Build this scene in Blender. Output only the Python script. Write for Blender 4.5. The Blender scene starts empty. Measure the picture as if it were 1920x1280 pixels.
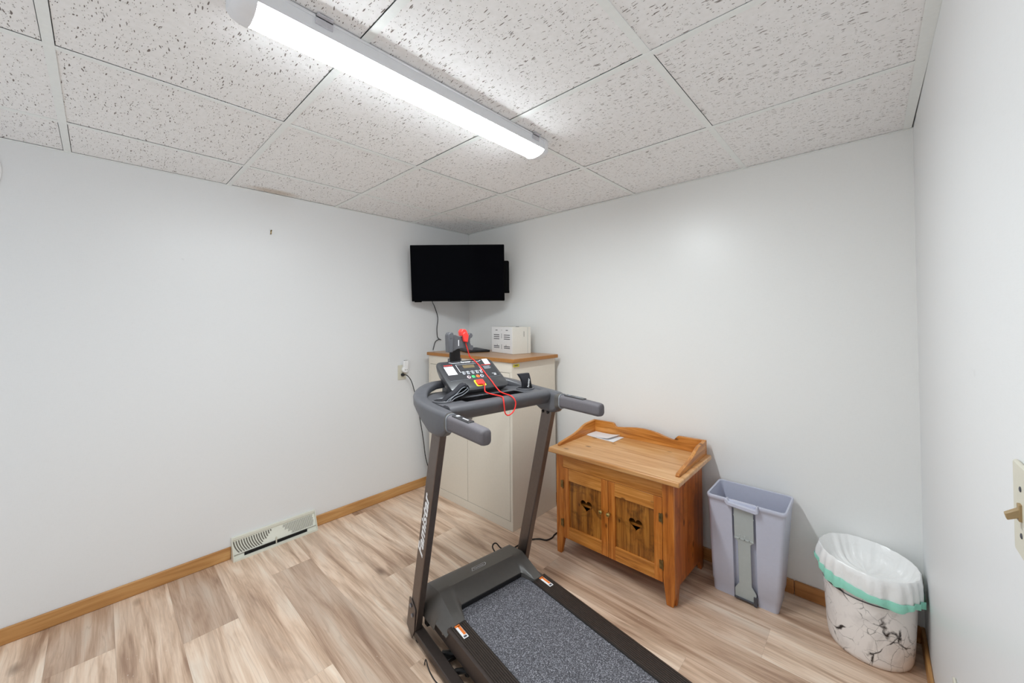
import bpy, bmesh, math, random
from mathutils import Vector, Matrix
random.seed(7)
C = bpy.context.scene.collection
R = math.radians
SC = bpy.context.scene

# ------------------------------------------------------------------ mesh helpers
class MB:
    def __init__(s): s.v = []; s.f = []
    def add(s, vs, fs, M=None):
        n = len(s.v)
        s.v += [tuple(M @ Vector(p)) if M else tuple(p) for p in vs]
        s.f += [tuple(i + n for i in f) for f in fs]
        return s
    def box(s, x0, x1, y0, y1, z0, z1, M=None):
        return s.add([(x0,y0,z0),(x1,y0,z0),(x1,y1,z0),(x0,y1,z0),(x0,y0,z1),(x1,y0,z1),(x1,y1,z1),(x0,y1,z1)],
                     [(0,3,2,1),(4,5,6,7),(0,1,5,4),(1,2,6,5),(2,3,7,6),(3,0,4,7)], M)
    def prism(s, pts, h0, h1, M=None):           # polygon in xy, extruded along z
        n = len(pts)
        vs = [(p[0],p[1],h0) for p in pts] + [(p[0],p[1],h1) for p in pts]
        fs = [tuple(range(n))[::-1], tuple(range(n, 2*n))] + [(i,(i+1)%n,n+(i+1)%n,n+i) for i in range(n)]
        return s.add(vs, fs, M)
    def loft(s, rings, cap=True, closed=False, M=None):
        n = len(rings[0]); vs = [p for r in rings for p in r]; fs = []
        m = len(rings)
        for k in range(m if closed else m-1):
            a, b = k*n, ((k+1) % m)*n
            fs += [(a+i, a+(i+1)%n, b+(i+1)%n, b+i) for i in range(n)]
        if cap and not closed: fs += [tuple(range(n))[::-1], tuple(range((m-1)*n, m*n))]
        return s.add(vs, fs, M)
    def tube(s, path, r, n=8, sub=0, M=None):
        P = [Vector(p) for p in path]
        if sub: P = catmull(P, sub)
        rings = []; up = Vector((0,0,1))
        prev = None
        for i, p in enumerate(P):
            t = (P[min(i+1,len(P)-1)] - P[max(i-1,0)])
            t = t.normalized() if t.length > 1e-9 else Vector((1,0,0))
            if prev is None:
                a = t.cross(up if abs(t.z) < .95 else Vector((1,0,0))).normalized()
            else:
                a = (prev - t*prev.dot(t)); a = a.normalized() if a.length > 1e-6 else t.orthogonal().normalized()
            prev = a; b = t.cross(a)
            rr = r[min(i, len(r)-1)] if isinstance(r, (list, tuple)) else r
            rings.append([p + a*rr*math.cos(2*math.pi*k/n) + b*rr*math.sin(2*math.pi*k/n) for k in range(n)])
        return s.loft(rings, M=M)
    def lathe(s, prof, n=32, M=None, cap=True):
        rings = [[(r*math.cos(2*math.pi*k/n), r*math.sin(2*math.pi*k/n), z) for k in range(n)] for r, z in prof]
        return s.loft(rings, cap=cap, M=M)
def catmull(P, sub):
    out = []
    for i in range(len(P)-1):
        a, b, c, d = P[max(i-1,0)], P[i], P[i+1], P[min(i+2,len(P)-1)]
        for k in range(sub):
            t = k/sub
            out.append(.5*((2*b) + (c-a)*t + (2*a-5*b+4*c-d)*t*t + (3*b-a-3*c+d)*t**3))
    out.append(P[-1]); return out
def rrect(w, h, r, n=5, cx=0, cy=0):
    pts = []
    for (sx, sy, a0) in ((1,1,0),(-1,1,90),(-1,-1,180),(1,-1,270)):
        for k in range(n+1):
            a = R(a0 + 90*k/n)
            pts.append((cx + sx*(w/2-r) + r*math.cos(a), cy + sy*(h/2-r) + r*math.sin(a)))
    return pts
def frame(o, x, y, z=None):
    x = Vector(x).normalized(); y = Vector(y).normalized(); z = x.cross(y)
    return Matrix(((x.x,y.x,z.x,o[0]),(x.y,y.y,z.y,o[1]),(x.z,y.z,z.z,o[2]),(0,0,0,1)))
def align(o, d):                                   # z axis along d
    d = Vector(d).normalized(); x = d.orthogonal().normalized()
    return frame(o, x, d.cross(x))
OFF = {}
def link(name, mb, mat, parent=None, bevel=0, seg=2, smooth=True, ang=35, world=True, sub=0):
    rt_ = parent
    while rt_ and rt_.parent: rt_ = rt_.parent
    o_ = OFF.get(rt_.name) if rt_ else None
    vs = [(p[0]-o_[0], p[1]-o_[1], p[2]-o_[2]) for p in mb.v] if (o_ is not None and world) else mb.v
    me = bpy.data.meshes.new(name); me.from_pydata([tuple(p) for p in vs], [], mb.f); me.update()
    bm = bmesh.new(); bm.from_mesh(me); bmesh.ops.recalc_face_normals(bm, faces=bm.faces); bm.to_mesh(me); bm.free()
    if isinstance(mat, (list, tuple)):
        for m in mat: me.materials.append(m)
    else: me.materials.append(mat)
    if smooth:
        me.polygons.foreach_set('use_smooth', [True]*len(me.polygons))
        me.set_sharp_from_angle(angle=R(ang))
    ob = bpy.data.objects.new(name, me); C.objects.link(ob)
    if parent: ob.parent = parent
    if bevel:
        b = ob.modifiers.new('edge', 'BEVEL'); b.width = bevel; b.segments = seg; b.limit_method = 'ANGLE'; b.angle_limit = R(30)
        b.harden_normals = False
    if sub:
        s_ = ob.modifiers.new('smooth', 'SUBSURF'); s_.levels = sub; s_.render_levels = sub
    return ob
def thing(name, label, cat, loc=(0,0,0), rotz=0, group=None):
    o = bpy.data.objects.new(name, None); C.objects.link(o)
    o.location = loc; o.rotation_euler = (0,0,rotz); o.empty_display_size = .05
    o['label'] = label; o['category'] = cat
    if group: o['group'] = group
    OFF[o.name] = tuple(loc) if rotz == 0 else None
    return o
def tag(o, label, cat, group=None):
    o['label'] = label; o['category'] = cat
    if group: o['group'] = group
    return o
def struct(name, mb, mat, **k):
    o = link(name, mb, mat, **k); o['kind'] = 'structure'; return o
def cut(ob, mbs):                                   # carve openings, keeping one finished mesh
    for mb in mbs:
        c = link('cutter', mb, ob.data.materials[0], smooth=False)
        c.matrix_world = ob.matrix_world if not ob.parent else Matrix.Translation(ob.parent.location) if ob.parent.rotation_euler.z == 0 else Matrix.Identity(4)
        m = ob.modifiers.new('cut', 'BOOLEAN'); m.object = c; m.operation = 'DIFFERENCE'; m.solver = 'EXACT'
        bpy.context.view_layer.update()
        dg = bpy.context.evaluated_depsgraph_get()
        me = bpy.data.meshes.new_from_object(ob.evaluated_get(dg))
        ob.modifiers.clear(); old = ob.data; ob.data = me
        bpy.data.objects.remove(c)
    return ob
def text_mb(mb, s, size, M, shear=0, depth=.0004, bold=0, width=None):
    cu = bpy.data.curves.new('lettering', 'FONT'); cu.body = s; cu.size = size; cu.shear = shear
    cu.align_x = 'CENTER'; cu.align_y = 'CENTER'; cu.extrude = depth; cu.offset = bold; cu.resolution_u = 3
    o = bpy.data.objects.new('lettering', cu); C.objects.link(o)
    bpy.context.view_layer.update()
    me = bpy.data.meshes.new_from_object(o.evaluated_get(bpy.context.evaluated_depsgraph_get()))
    xs = [v.co.x for v in me.vertices]; k = width/(max(xs)-min(xs)) if width else 1
    mb.add([(v.co.x*k, v.co.y, v.co.z) for v in me.vertices], [tuple(p.vertices) for p in me.polygons], M)
    bpy.data.objects.remove(o); bpy.data.curves.remove(cu); bpy.data.meshes.remove(me)
    return mb

# ------------------------------------------------------------------ materials
def srgb(r, g, b):
    f = lambda c: (c/255/12.92 if c/255 <= .04045 else ((c/255+.055)/1.055)**2.4)
    return (f(r), f(g), f(b), 1)
class N:
    def __init__(s, name):
        s.m = bpy.data.materials.new(name); s.m.use_nodes = True; s.t = s.m.node_tree
        s.b = s.t.nodes['Principled BSDF']
    def n(s, typ, **k):
        x = s.t.nodes.new('ShaderNode'+typ)
        for a, v in k.items():
            if a.startswith('_'): x.inputs[a[1:].replace('_',' ')].default_value = v
            else: setattr(x, a, v)
        return x
    def l(s, a, b): s.t.links.new(a, b)
    def set(s, **k):
        for a, v in k.items(): s.b.inputs[a.replace('_',' ')].default_value = v
        return s
    def math(s, op, a, b=None, clamp=False):
        x = s.n('Math', operation=op); x.use_clamp = clamp
        for i, q in enumerate((a, b)):
            if q is None: continue
            if hasattr(q, 'is_linked'): s.l(q, x.inputs[i])
            else: x.inputs[i].default_value = q
        return x.outputs[0]
    def ramp(s, fac, stops, interp='LINEAR'):
        r = s.n('ValToRGB'); e = r.color_ramp.elements; r.color_ramp.interpolation = interp
        while len(e) < len(stops): e.new(.5)
        for i, (p, c) in enumerate(stops): e[i].position = p; e[i].color = c if len(c) == 4 else (*c, 1)
        s.l(fac, r.inputs[0]); return r.outputs[0]
    def mix(s, fac, a, b, mode='MIX'):
        x = s.n('MixRGB', blend_type=mode)
        for i, q in enumerate((fac, a, b)):
            if hasattr(q, 'is_linked'): s.l(q, x.inputs[i])
            else: x.inputs[i].default_value = q
        return x.outputs[0]
    def coords(s, scale=(1,1,1), kind='Object', rot=(0,0,0)):
        tc = s.n('TexCoord'); mp = s.n('Mapping'); mp.inputs['Scale'].default_value = scale; mp.inputs['Rotation'].default_value = rot
        s.l(tc.outputs[kind], mp.inputs[0]); return mp.outputs[0]
    def noise(s, vec, scale, detail=3, rough=.55, dist=0):
        x = s.n('TexNoise'); x.inputs['Scale'].default_value = scale; x.inputs['Detail'].default_value = detail
        x.inputs['Roughness'].default_value = rough; x.inputs['Distortion'].default_value = dist
        s.l(vec, x.inputs['Vector']); return x.outputs['Fac']
    def bump(s, h, strength=.2, dist=.002):
        x = s.n('Bump'); x.inputs['Strength'].default_value = strength; x.inputs['Distance'].default_value = dist
        s.l(h, x.inputs['Height']); s.l(x.outputs[0], s.b.inputs['Normal']); return s
def plain(name, col, rough=.5, metal=0, var=.06, scale=60, bump=0, spec=.5):
    a = N(name); v = a.coords(); f = a.noise(v, scale, 3)
    c = a.ramp(f, [(.3, tuple(x*(1-var) for x in col[:3])), (.7, tuple(min(1, x*(1+var)) for x in col[:3]))])
    a.l(c, a.b.inputs['Base Color']); a.set(Roughness=rough, Metallic=metal); a.b.inputs['Specular IOR Level'].default_value = spec
    if bump: a.bump(a.noise(v, scale*6, 2), bump, .001)
    return a.m
def wood(name, dark, mid, light, axis=0, scale=1.0, rough=.35, smear=0.0, knots=True, streak=1):
    a = N(name)
    sc = [14*scale]*3; sc[axis] = 1.1*scale
    v = a.coords(tuple(sc))
    n1 = a.noise(v, 1.6, 5, .6, .9)
    sc2 = [120*scale]*3; sc2[axis] = 3*scale
    n2 = a.noise(a.coords(tuple(sc2)), 1, 2, .5)
    f = a.math('ADD', a.math('MULTIPLY', n1, .78), a.math('MULTIPLY', n2, .22*streak))
    c = a.ramp(f, [(.33, dark), (.5, mid), (.66, light)])
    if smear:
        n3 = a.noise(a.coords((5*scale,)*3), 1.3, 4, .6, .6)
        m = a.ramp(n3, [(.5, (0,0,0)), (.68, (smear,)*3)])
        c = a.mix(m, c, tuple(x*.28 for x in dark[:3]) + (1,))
    if knots:
        sk = [9*scale]*3; sk[axis] = 4.5*scale
        vo = a.n('TexVoronoi'); vo.inputs['Scale'].default_value = 1; a.l(a.coords(tuple(sk)), vo.inputs['Vector'])
        k = a.ramp(vo.outputs['Distance'], [(.06, (.9,.9,.9)), (.13, (0,0,0))])
        c = a.mix(k, c, tuple(x*.4 for x in dark[:3]) + (1,))
    a.l(c, a.b.inputs['Base Color']); a.set(Roughness=rough); a.bump(f, .08, .001)
    return a.m
def emit(name, col, s):
    a = N(name); a.set(Emission_Color=col, Emission_Strength=s, Base_Color=(.9,.9,.9,1)); return a.m

M = {}
def wall_mat(name, col, rough):
    a = N(name)
    v = a.coords((1,1,1)); w1 = a.noise(a.coords((40,40,900)), 1, 2); w2 = a.noise(a.coords((900,900,40)), 1, 2)
    w = a.math('ADD', w1, w2)
    c = a.ramp(w, [(.7, tuple(x*.965 for x in col[:3])), (1.25, col[:3])])
    sp = a.noise(v, 14, 2); c = a.mix(a.ramp(sp, [(.765, (0,0,0)), (.80, (.25,.25,.25))]), c, tuple(x*.75 for x in col[:3])+(1,))
    a.l(c, a.b.inputs['Base Color']); a.set(Roughness=rough); a.bump(w, .06, .0008); return a.m
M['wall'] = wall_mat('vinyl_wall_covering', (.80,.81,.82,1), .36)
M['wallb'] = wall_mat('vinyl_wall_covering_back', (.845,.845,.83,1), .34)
M['base'] = wood('oak_baseboard', srgb(168,116,64), srgb(192,141,84), srgb(207,160,103), axis=1, scale=1.2, rough=.4, knots=False)
M['basex'] = wood('oak_baseboard_x', srgb(160,104,54), srgb(184,126,70), srgb(200,146,88), axis=0, scale=1.2, rough=.4, knots=False)
# ceiling tile with fissures and pin holes
def ceil_mat():
    a = N('mineral_fibre_tile')
    v0 = a.n('TexCoord').outputs['Object']
    nz = a.n('TexNoise'); nz.inputs['Scale'].default_value = 9; nz.inputs['Detail'].default_value = 2; a.l(v0, nz.inputs['Vector'])
    w = a.n('VectorMath', operation='SCALE'); w.inputs['Scale'].default_value = .05; a.l(nz.outputs['Color'], w.inputs[0])
    ad = a.n('VectorMath', operation='ADD'); a.l(v0, ad.inputs[0]); a.l(w.outputs[0], ad.inputs[1])
    def cells(scale, lo, hi, keep):
        mp = a.n('Mapping'); mp.inputs['Scale'].default_value = scale; a.l(ad.outputs[0], mp.inputs[0])
        vo = a.n('TexVoronoi'); vo.inputs['Scale'].default_value = 1; vo.inputs['Randomness'].default_value = 1; a.l(mp.outputs[0], vo.inputs['Vector'])
        sp = a.n('SeparateColor'); a.l(vo.outputs['Color'], sp.inputs[0])
        on = a.math('LESS_THAN', sp.outputs[0], keep)
        size = a.math('ADD', a.math('MULTIPLY', sp.outputs[1], hi-lo), lo)
        d = a.math('SUBTRACT', size, vo.outputs['Distance'])
        d = a.math('MULTIPLY', d, 14, True)
        return a.math('MULTIPLY', d, on)
    f1 = cells((42,220,1), .12, .44, .24)
    f2 = cells((170,230,1), .12, .34, .30)
    f3 = cells((85,280,1), .12, .38, .22)
    f = a.math('MAXIMUM', a.math('MAXIMUM', f1, f3), a.math('MULTIPLY', f2, .8))
    n = a.noise(v0, 60, 4); c = a.ramp(n, [(.3, srgb(242,242,242)), (.7, srgb(250,250,251))])
    c = a.mix(a.math('MULTIPLY', f, .9), c, srgb(104,92,86))
    # brown water stain by the left wall
    st = a.n('VectorMath', operation='DISTANCE'); mp = a.n('Mapping'); mp.inputs['Scale'].default_value = (2.6,1,1); a.l(v0, mp.inputs[0])
    a.l(mp.outputs[0], st.inputs[0]); st.inputs[1].default_value = (.05*2.6,-1.6,2.14)
    c = a.mix(a.ramp(st.outputs['Value'], [(.06, (.5,.5,.5)), (.17, (0,0,0))]), c, srgb(176,148,112))
    a.l(c, a.b.inputs['Base Color']); a.set(Roughness=.9); a.bump(f, .5, -.002); return a.m
M['tile'] = ceil_mat()
M['grid'] = plain('grid_white_enamel', srgb(242,246,245), .4, var=.02)
M['dark'] = plain('dark_void', srgb(18,17,16), .9)
# vinyl plank floor
def floor_mat():
    a = N('vinyl_plank_floor')
    tc = a.n('TexCoord').outputs['Object']
    at = a.n('Attribute', attribute_name='tone'); sh = a.n('Attribute', attribute_name='shift')
    ad = a.n('VectorMath', operation='ADD'); a.l(tc, ad.inputs[0]); a.l(sh.outputs['Vector'], ad.inputs[1])
    def mp(s):
        m = a.n('Mapping'); m.inputs['Scale'].default_value = s; a.l(ad.outputs[0], m.inputs[0]); return m.outputs[0]
    n1 = a.noise(mp((.9,8.5,1)), 1.5, 5, .55, 1.1)
    n2 = a.noise(mp((5,150,1)), 1, 3, .6, .3)
    n3 = a.noise(mp((1.2,5,1)), 1.1, 3, .5, .8)
    f = a.math('ADD', a.math('ADD', a.math('MULTIPLY', n1, .64), a.math('MULTIPLY', n2, .18)), a.math('MULTIPLY', n3, .18))
    c = a.ramp(f, [(.36, srgb(168,136,113)), (.46, srgb(216,187,162)), (.54, srgb(240,215,192)), (.65, srgb(254,240,222))])
    g = a.ramp(n3, [(.48, (0,0,0)), (.62, (.32,.32,.32))])
    c = a.mix(g, c, srgb(206,188,172))
    # cathedral rings
    wv = a.n('TexWave', wave_type='RINGS', rings_direction='SPHERICAL'); wv.inputs['Scale'].default_value = 2.2; wv.inputs['Distortion'].default_value = 14
    wv.inputs['Detail'].default_value = 2; wv.inputs['Detail Scale'].default_value = 1.4
    a.l(mp((.7,7,1)), wv.inputs['Vector'])
    c = a.mix(a.ramp(wv.outputs['Fac'], [(.0, (.20,.20,.20)), (.16, (0,0,0))]), c, srgb(168,142,122))
    vo = a.n('TexVoronoi'); vo.inputs['Scale'].default_value = 1; a.l(mp((2.4,5.2,1)), vo.inputs['Vector'])
    k = a.ramp(vo.outputs['Distance'], [(.03, (.8,.8,.8)), (.13, (0,0,0))])
    c = a.mix(k, c, srgb(126,100,82))
    vs = a.n('TexVoronoi'); vs.inputs['Scale'].default_value = 1; a.l(mp((45,75,1)), vs.inputs['Vector'])
    s2 = a.math('MULTIPLY', a.math('LESS_THAN', vs.outputs['Distance'], .14), a.ramp(a.noise(mp((5,9,1)), 1, 2), [(.64,(0,0,0)), (.70,(.6,.6,.6))]))
    c = a.mix(s2, c, srgb(240,232,222))
    dk = a.ramp(at.outputs['Fac'], [(0, (.60,.535,.50)), (.5, (.93,.90,.88)), (1, (1.0,1.0,1.0))])
    c = a.mix(1, c, dk, 'MULTIPLY')
    a.l(c, a.b.inputs['Base Color']); a.set(Roughness=.34); a.bump(f, .04, .001); return a.m
M['floor'] = floor_mat(); M['seam'] = plain('plank_seam', srgb(168,142,122), .8)
M['beige'] = plain('beige_enamel', srgb(222,214,200), .38, var=.015)
M['gap'] = plain('door_gap', srgb(110,106,96), .8)
M['ctop'] = wood('oak_laminate', srgb(166,122,82), srgb(182,138,98), srgb(196,154,114), axis=0, scale=1.6, rough=.3, knots=False)
M['cedge'] = plain('laminate_edge', srgb(168,112,50), .35)
D, MI, LI = srgb(150,84,26), srgb(196,126,52), srgb(222,156,82)
M['px'] = wood('pine_along_x', D, MI, LI, 0, 1.6, .32)
M['py'] = wood('pine_along_y', D, MI, LI, 1, 1.6, .32)
M['pz'] = wood('pine_along_z', srgb(144,74,20), srgb(190,110,40), srgb(214,140,64), 2, 1.5, .32, smear=.15)
M['ptop'] = wood('pine_worn_glare_top', srgb(190,130,74), srgb(212,160,104), srgb(228,184,134), 0, 1.2, .28, smear=.0)  # paler than the other pine: wear, plus glare put into the colour
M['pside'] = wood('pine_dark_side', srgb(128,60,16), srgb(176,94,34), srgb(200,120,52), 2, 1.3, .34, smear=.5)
M['ppanel'] = wood('pine_stained_panel', srgb(92,50,12), srgb(154,94,32), srgb(194,132,56), 2, 2.0, .34, smear=.6)
M['brass'] = plain('aged_brass', srgb(196,172,110), .25, 1, .15)
M['antique'] = plain('antique_brass', srgb(140,120,80), .4, 1, .3)
M['frame'] = plain('bronze_black_steel', srgb(114,104,99), .34, .75, .05)
M['frame2'] = plain('dark_rail_steel', srgb(76,67,63), .36, .5, .05)
M['blackst'] = plain('black_steel', srgb(30,28,28), .35, .4, .05)
M['plast'] = plain('charcoal_plastic', srgb(88,88,92), .36, 0, .04, bump=.03)
M['plast2'] = plain('graphite_cover', srgb(86,83,80), .33, 0, .04)
M['grip'] = plain('foam_grip', srgb(100,96,100), .7, 0, .06, 200, .15)
M['panel'] = plain('panel_black', srgb(62,62,64), .3, 0, .05)
M['gloss'] = plain('gloss_overlay', srgb(56,57,60), .3, 0, .04)
M['blk'] = plain('black_plastic', srgb(20,20,22), .4)
M['rubber'] = plain('black_rubber', srgb(26,26,27), .6)
M['fabric'] = plain('black_neoprene', srgb(36,36,42), .85, 0, .1, 300, .2)
M['silver'] = plain('silver_print', srgb(206,208,212), .4, 0, .02)
M['white'] = plain('white_print', srgb(240,240,242), .5, 0, .01)
M['steel'] = plain('zinc_bolt', srgb(150,150,155), .3, 1, .05)
def belt_mat():
    a = N('speckled_belt'); v = a.coords(); n = a.noise(v, 300, 2, .75)
    c = a.ramp(n, [(.36, srgb(52,52,57)), (.53, srgb(90,90,97)), (.68, srgb(180,180,188))])
    a.l(c, a.b.inputs['Base Color']); a.set(Roughness=.7); a.bump(n, .4, .001); return a.m
M['belt'] = belt_mat()
M['red'] = plain('red_key', srgb(240,62,56), .4); M['redcord'] = plain('red_lanyard_cord', srgb(244,50,44), .45)
M['yellow'] = plain('yellow_border', srgb(232,224,60), .5); M['green'] = plain('green_button', srgb(66,186,110), .4)
M['orange'] = plain('orange_button', srgb(238,112,48), .4); M['orangep'] = plain('orange_print', srgb(238,128,52), .5)
M['pink'] = plain('pale_pink_button', srgb(214,186,190), .4); M['greyb'] = plain('pale_grey_button', srgb(186,188,196), .4)
M['lcd'] = plain('brown_display', srgb(116,102,76), .25)
M['greyp'] = plain('grey_print', srgb(136,140,146), .5)
M['tv'] = plain('tv_black_glass', srgb(5,5,9), .10, 0, .02, spec=.03); M['tvb'] = plain('tv_black_plastic', srgb(6,6,7), .5, spec=.05)
M['box'] = plain('white_card', srgb(236,236,236), .45, 0, .01); M['boxside'] = plain('cream_card', srgb(224,221,212), .5, 0, .01)
M['print'] = plain('dark_print', srgb(74,74,80), .6)
M['ivory'] = plain('ivory_plastic', srgb(210,206,190), .4, 0, .02); M['tan'] = plain('shaded_tan_toggle', srgb(158,132,92), .4, 0, .03)  # toggle tan has its shadowed side put into the colour
M['cream'] = plain('cream_enamel', srgb(226,226,214), .4, 0, .015); M['wplast'] = plain('white_plastic', srgb(238,238,238), .35, 0, .01)
M['bin'] = plain('grey_lilac_plastic', srgb(194,197,213), .42, 0, .015); M['latch'] = plain('grey_latch', srgb(176,183,182), .45, 0, .02)
M['bag'] = None
def marble():
    a = N('white_marble_print'); v = a.coords((1,1,.8))
    wn = a.n('TexNoise'); wn.inputs['Scale'].default_value = 7; wn.inputs['Detail'].default_value = 5; a.l(v, wn.inputs['Vector'])
    w = a.n('VectorMath', operation='SCALE'); w.inputs['Scale'].default_value = .11; a.l(wn.outputs['Color'], w.inputs[0])
    ad = a.n('VectorMath', operation='ADD'); a.l(v, ad.inputs[0]); a.l(w.outputs[0], ad.inputs[1])
    vo = a.n('TexVoronoi', feature='DISTANCE_TO_EDGE'); vo.inputs['Scale'].default_value = 8; a.l(ad.outputs[0], vo.inputs['Vector'])
    mask = a.ramp(a.noise(v, 9, 3), [(.40, (0,0,0)), (.54, (1,1,1))])
    wid = a.math('ADD', a.math('MULTIPLY', a.noise(v, 18, 4), .16), -.060)
    ve = a.math('MULTIPLY', a.math('SUBTRACT', wid, vo.outputs['Distance']), 30, True)
    ve = a.math('MULTIPLY', ve, mask)
    v2 = a.n('TexVoronoi', feature='DISTANCE_TO_EDGE'); v2.inputs['Scale'].default_value = 19; a.l(ad.outputs[0], v2.inputs['Vector'])
    t2 = a.math('MULTIPLY', a.math('SUBTRACT', .020, v2.outputs['Distance']), 40, True)
    t2 = a.math('MULTIPLY', t2, a.ramp(a.noise(v, 8, 3, .6, .5), [(.42, (0,0,0)), (.54, (.85,.85,.85))]))
    ve = a.math('MAXIMUM', ve, t2)
    cl = a.ramp(a.noise(v, 11, 5, .65, 1), [(.5, (0,0,0)), (.72, (.35,.35,.35))])
    c = a.mix(cl, srgb(247,243,240), srgb(160,154,152)); c = a.mix(ve, c, srgb(40,34,34))
    a.l(c, a.b.inputs['Base Color']); a.set(Roughness=.35); return a.m
M['marble'] = marble()
def bagm(name, col):
    a = N(name); v = a.coords(); n = a.noise(v, 15, 3, .5, .3)
    a.set(Base_Color=col, Roughness=.3); a.b.inputs['Transmission Weight'].default_value = .0
    a.bump(n, .75, .011); return a.m
M['bag'] = bagm('white_bin_liner', srgb(247,247,246)); M['band'] = bagm('mint_drawstring', srgb(152,220,198))
M['lamp'] = emit('lit_diffuser', (.90,.97,1.0,1), 78)
M['lampb'] = plain('white_lamp_housing', srgb(236,238,242), .4, 0, .01); M['clip'] = plain('lamp_clip', srgb(206,206,212), .4, 0)

# ------------------------------------------------------------------ room
W, H, YF = 2.831, 2.1353, -3.30
CAMP = (2.6866, -2.3289, 1.346)
T = .12
struct('wall_left', MB().box(-T,0,YF-T,T,-.05,H+.2), M['wall'], smooth=False)
struct('wall_back', MB().box(0,W,0,T,-.05,H+.2), M['wallb'], smooth=False)
struct('wall_right', MB().box(W,W+T,YF-T,T,-.05,H+.2), M['wall'], smooth=False)
# front left open for added world fill light; only the lintel stands there
struct('wall_front', MB().box(0,W,YF-T,YF,2.03,H+.2), M['wall'], smooth=False)
# floor of planks: one mesh, one face per plank, 1.44 m long boards running away from the left wall
def build_floor():
    w, L = .194, 1.44
    ends = {3:2.35, 4:1.375, 5:.69, 6:.06, 7:.81, 8:1.36, 9:.342, 10:1.12, 11:.564, 12:1.33, 13:.38, 14:.9}
    tones = {(3,2.35):(.35,.95), (4,1.375):(.62,.34), (5,.69):(.5,1.0), (6,.06):(.1,.9), (7,.81):(.9,.7), (8,1.36):(.62,.85),
             (9,.342):(.72,.18), (10,1.12):(.5,.95), (11,.564):(.12,.8), (12,1.33):(.5,.5), (13,.38):(.2,.7)}
    vs, fs, tone, shift = [], [], [], []
    rnd = random.Random(11)
    for k in range(-1, 19):
        y1, y0 = -.332+.194*3-k*w+.0, -.332+.194*3-(k+1)*w
        y1 = min(y1, 0); y0 = max(y0, YF)
        if y1 <= y0: continue
        kk = k + 0
        e = ends.get(k, rnd.uniform(0, L))
        xs = [e+i*L for i in range(-3, 4)]
        cuts = [0] + [x for x in xs if 0 < x < W] + [W]
        for a, b in zip(cuts, cuts[1:]):
            t = rnd.choice([.3,.55,.7,.85,.95])
            tt = tones.get((k, e))
            if tt and abs(b-e) < 1e-6: t = tt[0]
            if tt and abs(a-e) < 1e-6: t = tt[1]
            g = .0002; n = len(vs); vs += [(a+g,y0+g,0),(b-g,y0+g,0),(b-g,y1-g,0),(a+g,y1-g,0)]; fs.append((n,n+1,n+2,n+3))
            tone.append(t); shift.append((rnd.uniform(0,50), rnd.uniform(0,50), rnd.uniform(0,50)))
    n = len(vs); vs += [(0,YF,-.0012),(W,YF,-.0012),(W,0,-.0012),(0,0,-.0012)]; fs += [(n,n+1,n+2,n+3)]; tone.append(.5); shift.append((0,0,0))
    me = bpy.data.meshes.new('floor'); me.from_pydata(vs, [], fs); me.update()
    a = me.attributes.new('tone', 'FLOAT', 'FACE'); a.data.foreach_set('value', tone)
    a = me.attributes.new('shift', 'FLOAT_VECTOR', 'FACE'); a.data.foreach_set('vector', [c for s in shift for c in s])
    me.materials.append(M['floor']); me.materials.append(M['seam']); me.polygons[len(me.polygons)-1].material_index = 1
    o = bpy.data.objects.new('floor', me); C.objects.link(o); o['kind'] = 'structure'
build_floor()
# suspended ceiling: tiles in one mesh, the T-bar grid in another
S2 = .6096; GX0, GY0 = .386, .600
gx = [GX0+S2*i for i in range(-1, 5)]; gy = [-(GY0+S2*i) for i in range(-1, 6)]
mb = MB(); rnd = random.Random(3)
for i in range(len(gx)-1):
    for j in range(len(gy)-1):
        x0, x1 = max(gx[i],0), min(gx[i+1],W); y1, y0 = min(gy[j],0), max(gy[j+1],YF)
        if x1 <= x0 or y1 <= y0: continue
        q = lambda: rnd.choice([.0105,.0115,.0135])
        zz = H+.0015+rnd.uniform(0,.0015)
        mb.box(x0+q(), x1-q(), y0+q(), y1-q(), zz, zz+.015)
mb.box(-.05, W+.05, YF-.05, .05, H+.06, H+.08)
struct('ceiling', mb, M['tile'], smooth=False)
mb = MB()
for x in gx[1:-1]: mb.box(x-.0115, x+.0115, YF, 0, H, H+.0012)
for y in gy[1:]:
    if y > YF: mb.box(0, W, y-.0115, y+.0115, H-.0004, H+.0008)
struct('trim_1', mb, M['grid'], smooth=False)
mb = MB(); mb.box(0,.013,YF,0,H-.002,H); mb.box(0,W,-.015,0,H-.002,H); mb.box(W-.03,W-.0002,YF,-.62,H-.002,H); mb.add([(W-.03,-.62,H-.002),(W-.0002,-.62,H-.002),(W-.0045,-.02,H-.002),(W-.03,-.02,H-.002),(W-.03,-.62,H),(W-.0002,-.62,H),(W-.0045,-.02,H),(W-.03,-.02,H)],[(0,3,2,1),(4,5,6,7),(0,1,5,4),(1,2,6,5),(2,3,7,6),(3,0,4,7)])
struct('trim_2', mb, M['grid'], smooth=False)
BT, BH = .012, .069
VY0, VY1 = -1.805, -1.352
struct('baseboard_left', MB().box(0,BT,VY1,0,0,BH).box(0,BT,YF,VY0,0,BH), M['base'], bevel=.004)
struct('baseboard_back', MB().box(BT,2.395,-BT,0,0,BH).box(2.3965,W-BT,-BT,0,0,BH), M['basex'], bevel=.004)
struct('baseboard_right', MB().box(W-BT,W,YF,0,0,BH), M['base'], bevel=.004)

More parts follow.
